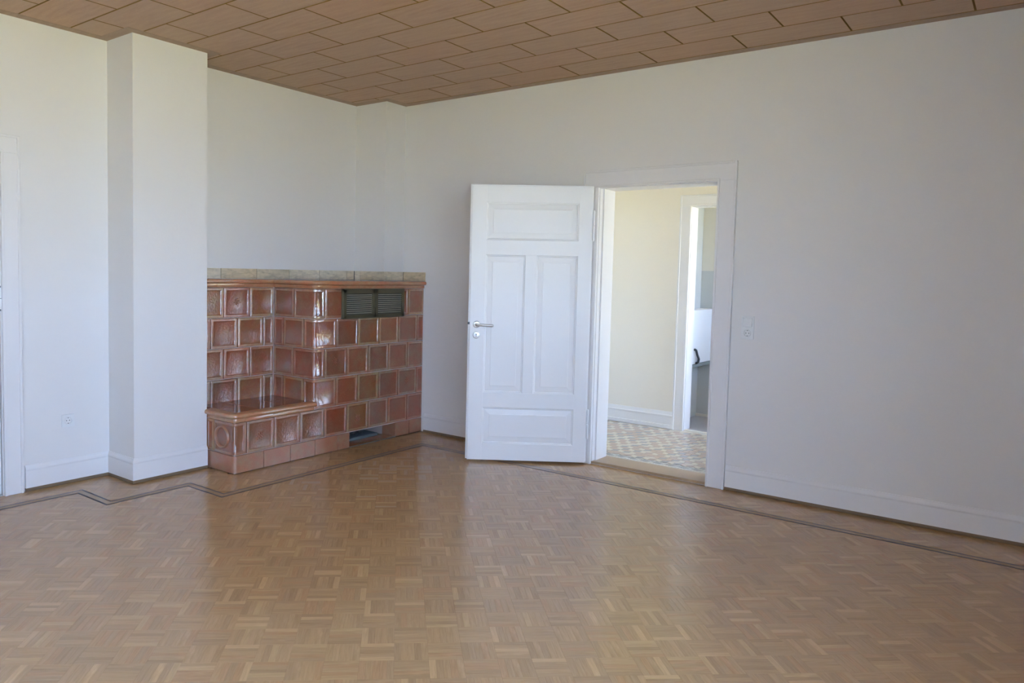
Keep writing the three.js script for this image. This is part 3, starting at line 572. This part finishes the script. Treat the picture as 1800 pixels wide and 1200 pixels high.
    obj('grille_knob', lathe([[0, 0.014], [0.005, 0.012], [0.006, 0.007], [0.0035, 0.003], [0.0035, 0]], 14).rotateZ(-Math.PI / 2).translate(x1, 1.13, 0.656), M.ventMetal, v);
  }
}

// ---------------------------------------------------------------- stone-look tiles on the wall above the stove
{
  const g = group('tile_upstand');
  tag(g, 'row of beige mottled wall tiles just above the top of the brown stove', 'wall tiles');
  const y0 = 1.3365, y1 = 1.415, t = 0.009, tones = [[0.84, 0.79, 0.70], [0.74, 0.65, 0.52], [0.78, 0.74, 0.65], [0.86, 0.85, 0.80]].map((c) => { const m = M.stone.clone(); m.color = lin(...c); return m; });
  obj('joint', [box(0.0003, 0.004, y0, y1 - 0.001, 0.2505, 1.997), box(0.004, 0.372, y0, y1 - 0.001, 0.2503, 0.254), box(0.3703, 0.374, y0, y1 - 0.001, 0.0005, 0.252), box(0.372, 0.635, y0, y1 - 0.001, 0.0003, 0.004)], std({ color: lin(0.10, 0.095, 0.085), roughness: 0.9 }), g);
  const zs = [1.997, 1.67, 1.337, 1.008, 0.678, 0.354, 0.262];
  [0, 1, 2, 3, 3, 0].forEach((k, i) => obj('wall_tile', box(0.0005, t, y0, y1, zs[i + 1] + 0.002, zs[i] - 0.002, 0.0012), tones[k], g));
  [[0.0115, 0.080, 3], [0.083, 0.377, 2]].forEach(([a, b, k]) => obj('wall_tile', box(a, b, y0, y1, 0.2505, 0.259, 0.0012), tones[k], g));
  obj('wall_tile', box(0.3705, 0.379, y0, y1, 0.012, 0.248, 0.0012), tones[2], g);
  obj('wall_tile', box(0.381, 0.636, y0, y1, 0.0005, 0.009, 0.0012), tones[1], g);
}

// ---------------------------------------------------------------- hall floor: small lozenge tiles, a lozenge border along the threshold
{
  const g = structure(group('floor_hall'));
  obj('tile_bed', box(HX0 - 0.1, HX1 + 0.2, -0.06, 0.0165, HZ - 0.02, -WT - 0.03), std({ color: lin(0.55, 0.50, 0.42), roughness: 0.6 }), g);
  const tone = [[0.38, 0.37, 0.34], [0.56, 0.43, 0.33], [0.66, 0.57, 0.44], [0.50, 0.40, 0.33], [0.74, 0.71, 0.64]].map((c) => phys({ color: lin(...c), roughness: 0.22 }));
  const a = 0.0577, h = 0.0035, list = [];
  const zTop = -0.262, zBot = HZ + 0.026;
  // tumbling blocks: each hexagon cell is three lozenges
  const prism = (pts) => { const s = new THREE.Shape(pts.map((p) => new THREE.Vector2(p[0], -p[1]))); return new THREE.ExtrudeGeometry(s, { depth: h, bevelEnabled: false }).rotateX(-Math.PI / 2); };
  const shrink = (pts) => { const cx = pts.reduce((s, p) => s + p[0], 0) / pts.length, cz = pts.reduce((s, p) => s + p[1], 0) / pts.length; return pts.map((p) => [cx + (p[0] - cx) * 0.965, cz + (p[1] - cz) * 0.965]); };
  const hexd = (k) => [Math.sin(k * Math.PI / 3) * a, Math.cos(k * Math.PI / 3) * a];
  const lozenges = [0, 1, 2].map((k) => prism(shrink([[0, 0], hexd(2 * k), hexd(2 * k + 1), hexd(2 * k + 2)])));
  for (let r = 0; r < 60; r++) for (let c = -30; c < 60; c++) {
    const x = 2.3 + (c + (r & 1) * 0.5) * a * Math.sqrt(3), z = zTop - 0.078 - a * 0.9 - r * a * 1.5;
    if (x < HX0 + 0.04 || x > HX1 - 0.04 || z < zBot + a * 0.6) continue;
    for (let k = 0; k < 3; k++) list.push({ x, z, k, m: k === 0 ? (rnd() < 0.55 ? 0 : 3) : k === 1 ? (rnd() < 0.7 ? 1 : 2) : (rnd() < 0.7 ? 2 : 1), d: Math.abs(x - 2.35) + Math.abs(z + 0.7) * 0.6 });
  }
  list.sort((p, q) => p.d - q.d);
  const far = [[], [], [], [], []];
  list.forEach((p, n) => { if (n < 270) { const m = obj('floor_tile', lozenges[p.k], tone[p.m], g); m.position.set(p.x, 0.0165, p.z); } else far[p.m].push(lozenges[p.k].clone().translate(p.x, 0.0165, p.z)); });
  far.forEach((l, k) => { if (l.length) obj('floor_tiles', l, tone[k], g).userData.kind = 'stuff'; });
  // border: dark lozenges set in a pale band, a dark line beside it
  const band = zTop - 0.036, dl = prism([[-0.050 + 0.0, 0], [-0.012, -0.022], [0.050, 0], [0.012, 0.022]]);
  obj('border_strip', box(HX0, HX1, 0.0165, 0.0188, zTop - 0.066, zTop, 0.0005), tone[4], g);
  obj('border_line', box(HX0, HX1, 0.0165, 0.0196, zTop - 0.078, zTop - 0.068, 0.0005), tone[0], g);
  for (let i = 0; i < 24; i++) { const m = obj('border_lozenge', dl, tone[0], g); m.position.set(1.3 + i * 0.1, 0.0178, band); }
}

// ---------------------------------------------------------------- the small room beyond the hall
{
  const u = group('wall_cabinet', scene, [2.2005, 0.57, -2.455]);
  obj('body', box(0, 0.158, 0.032, 0.545, 0, 0.66, 0.006), std({ color: lin(0.78, 0.80, 0.82), roughness: 0.4 }), u);
  obj('base_rim', box(0, 0.162, 0, 0.031, -0.001, 0.662, 0.003), std({ color: lin(0.24, 0.27, 0.26), roughness: 0.5 }), u);
  obj('handle', tube([[0.157, 0.175, 0.550], [0.176, 0.165, 0.545], [0.178, 0.120, 0.515], [0.178, 0.080, 0.475], [0.176, 0.050, 0.480], [0.176, 0.045, 0.530]], 0.011, 30, 10), std({ color: lin(0.045, 0.05, 0.05), roughness: 0.35 }), u);
  tag(u, 'white wall-hung box with a dark bent handle, half hidden beyond the hall doorway', 'cabinet');
}

scene.traverse((o) => { delete o.userData._n; });
renderer.render(scene, camera);
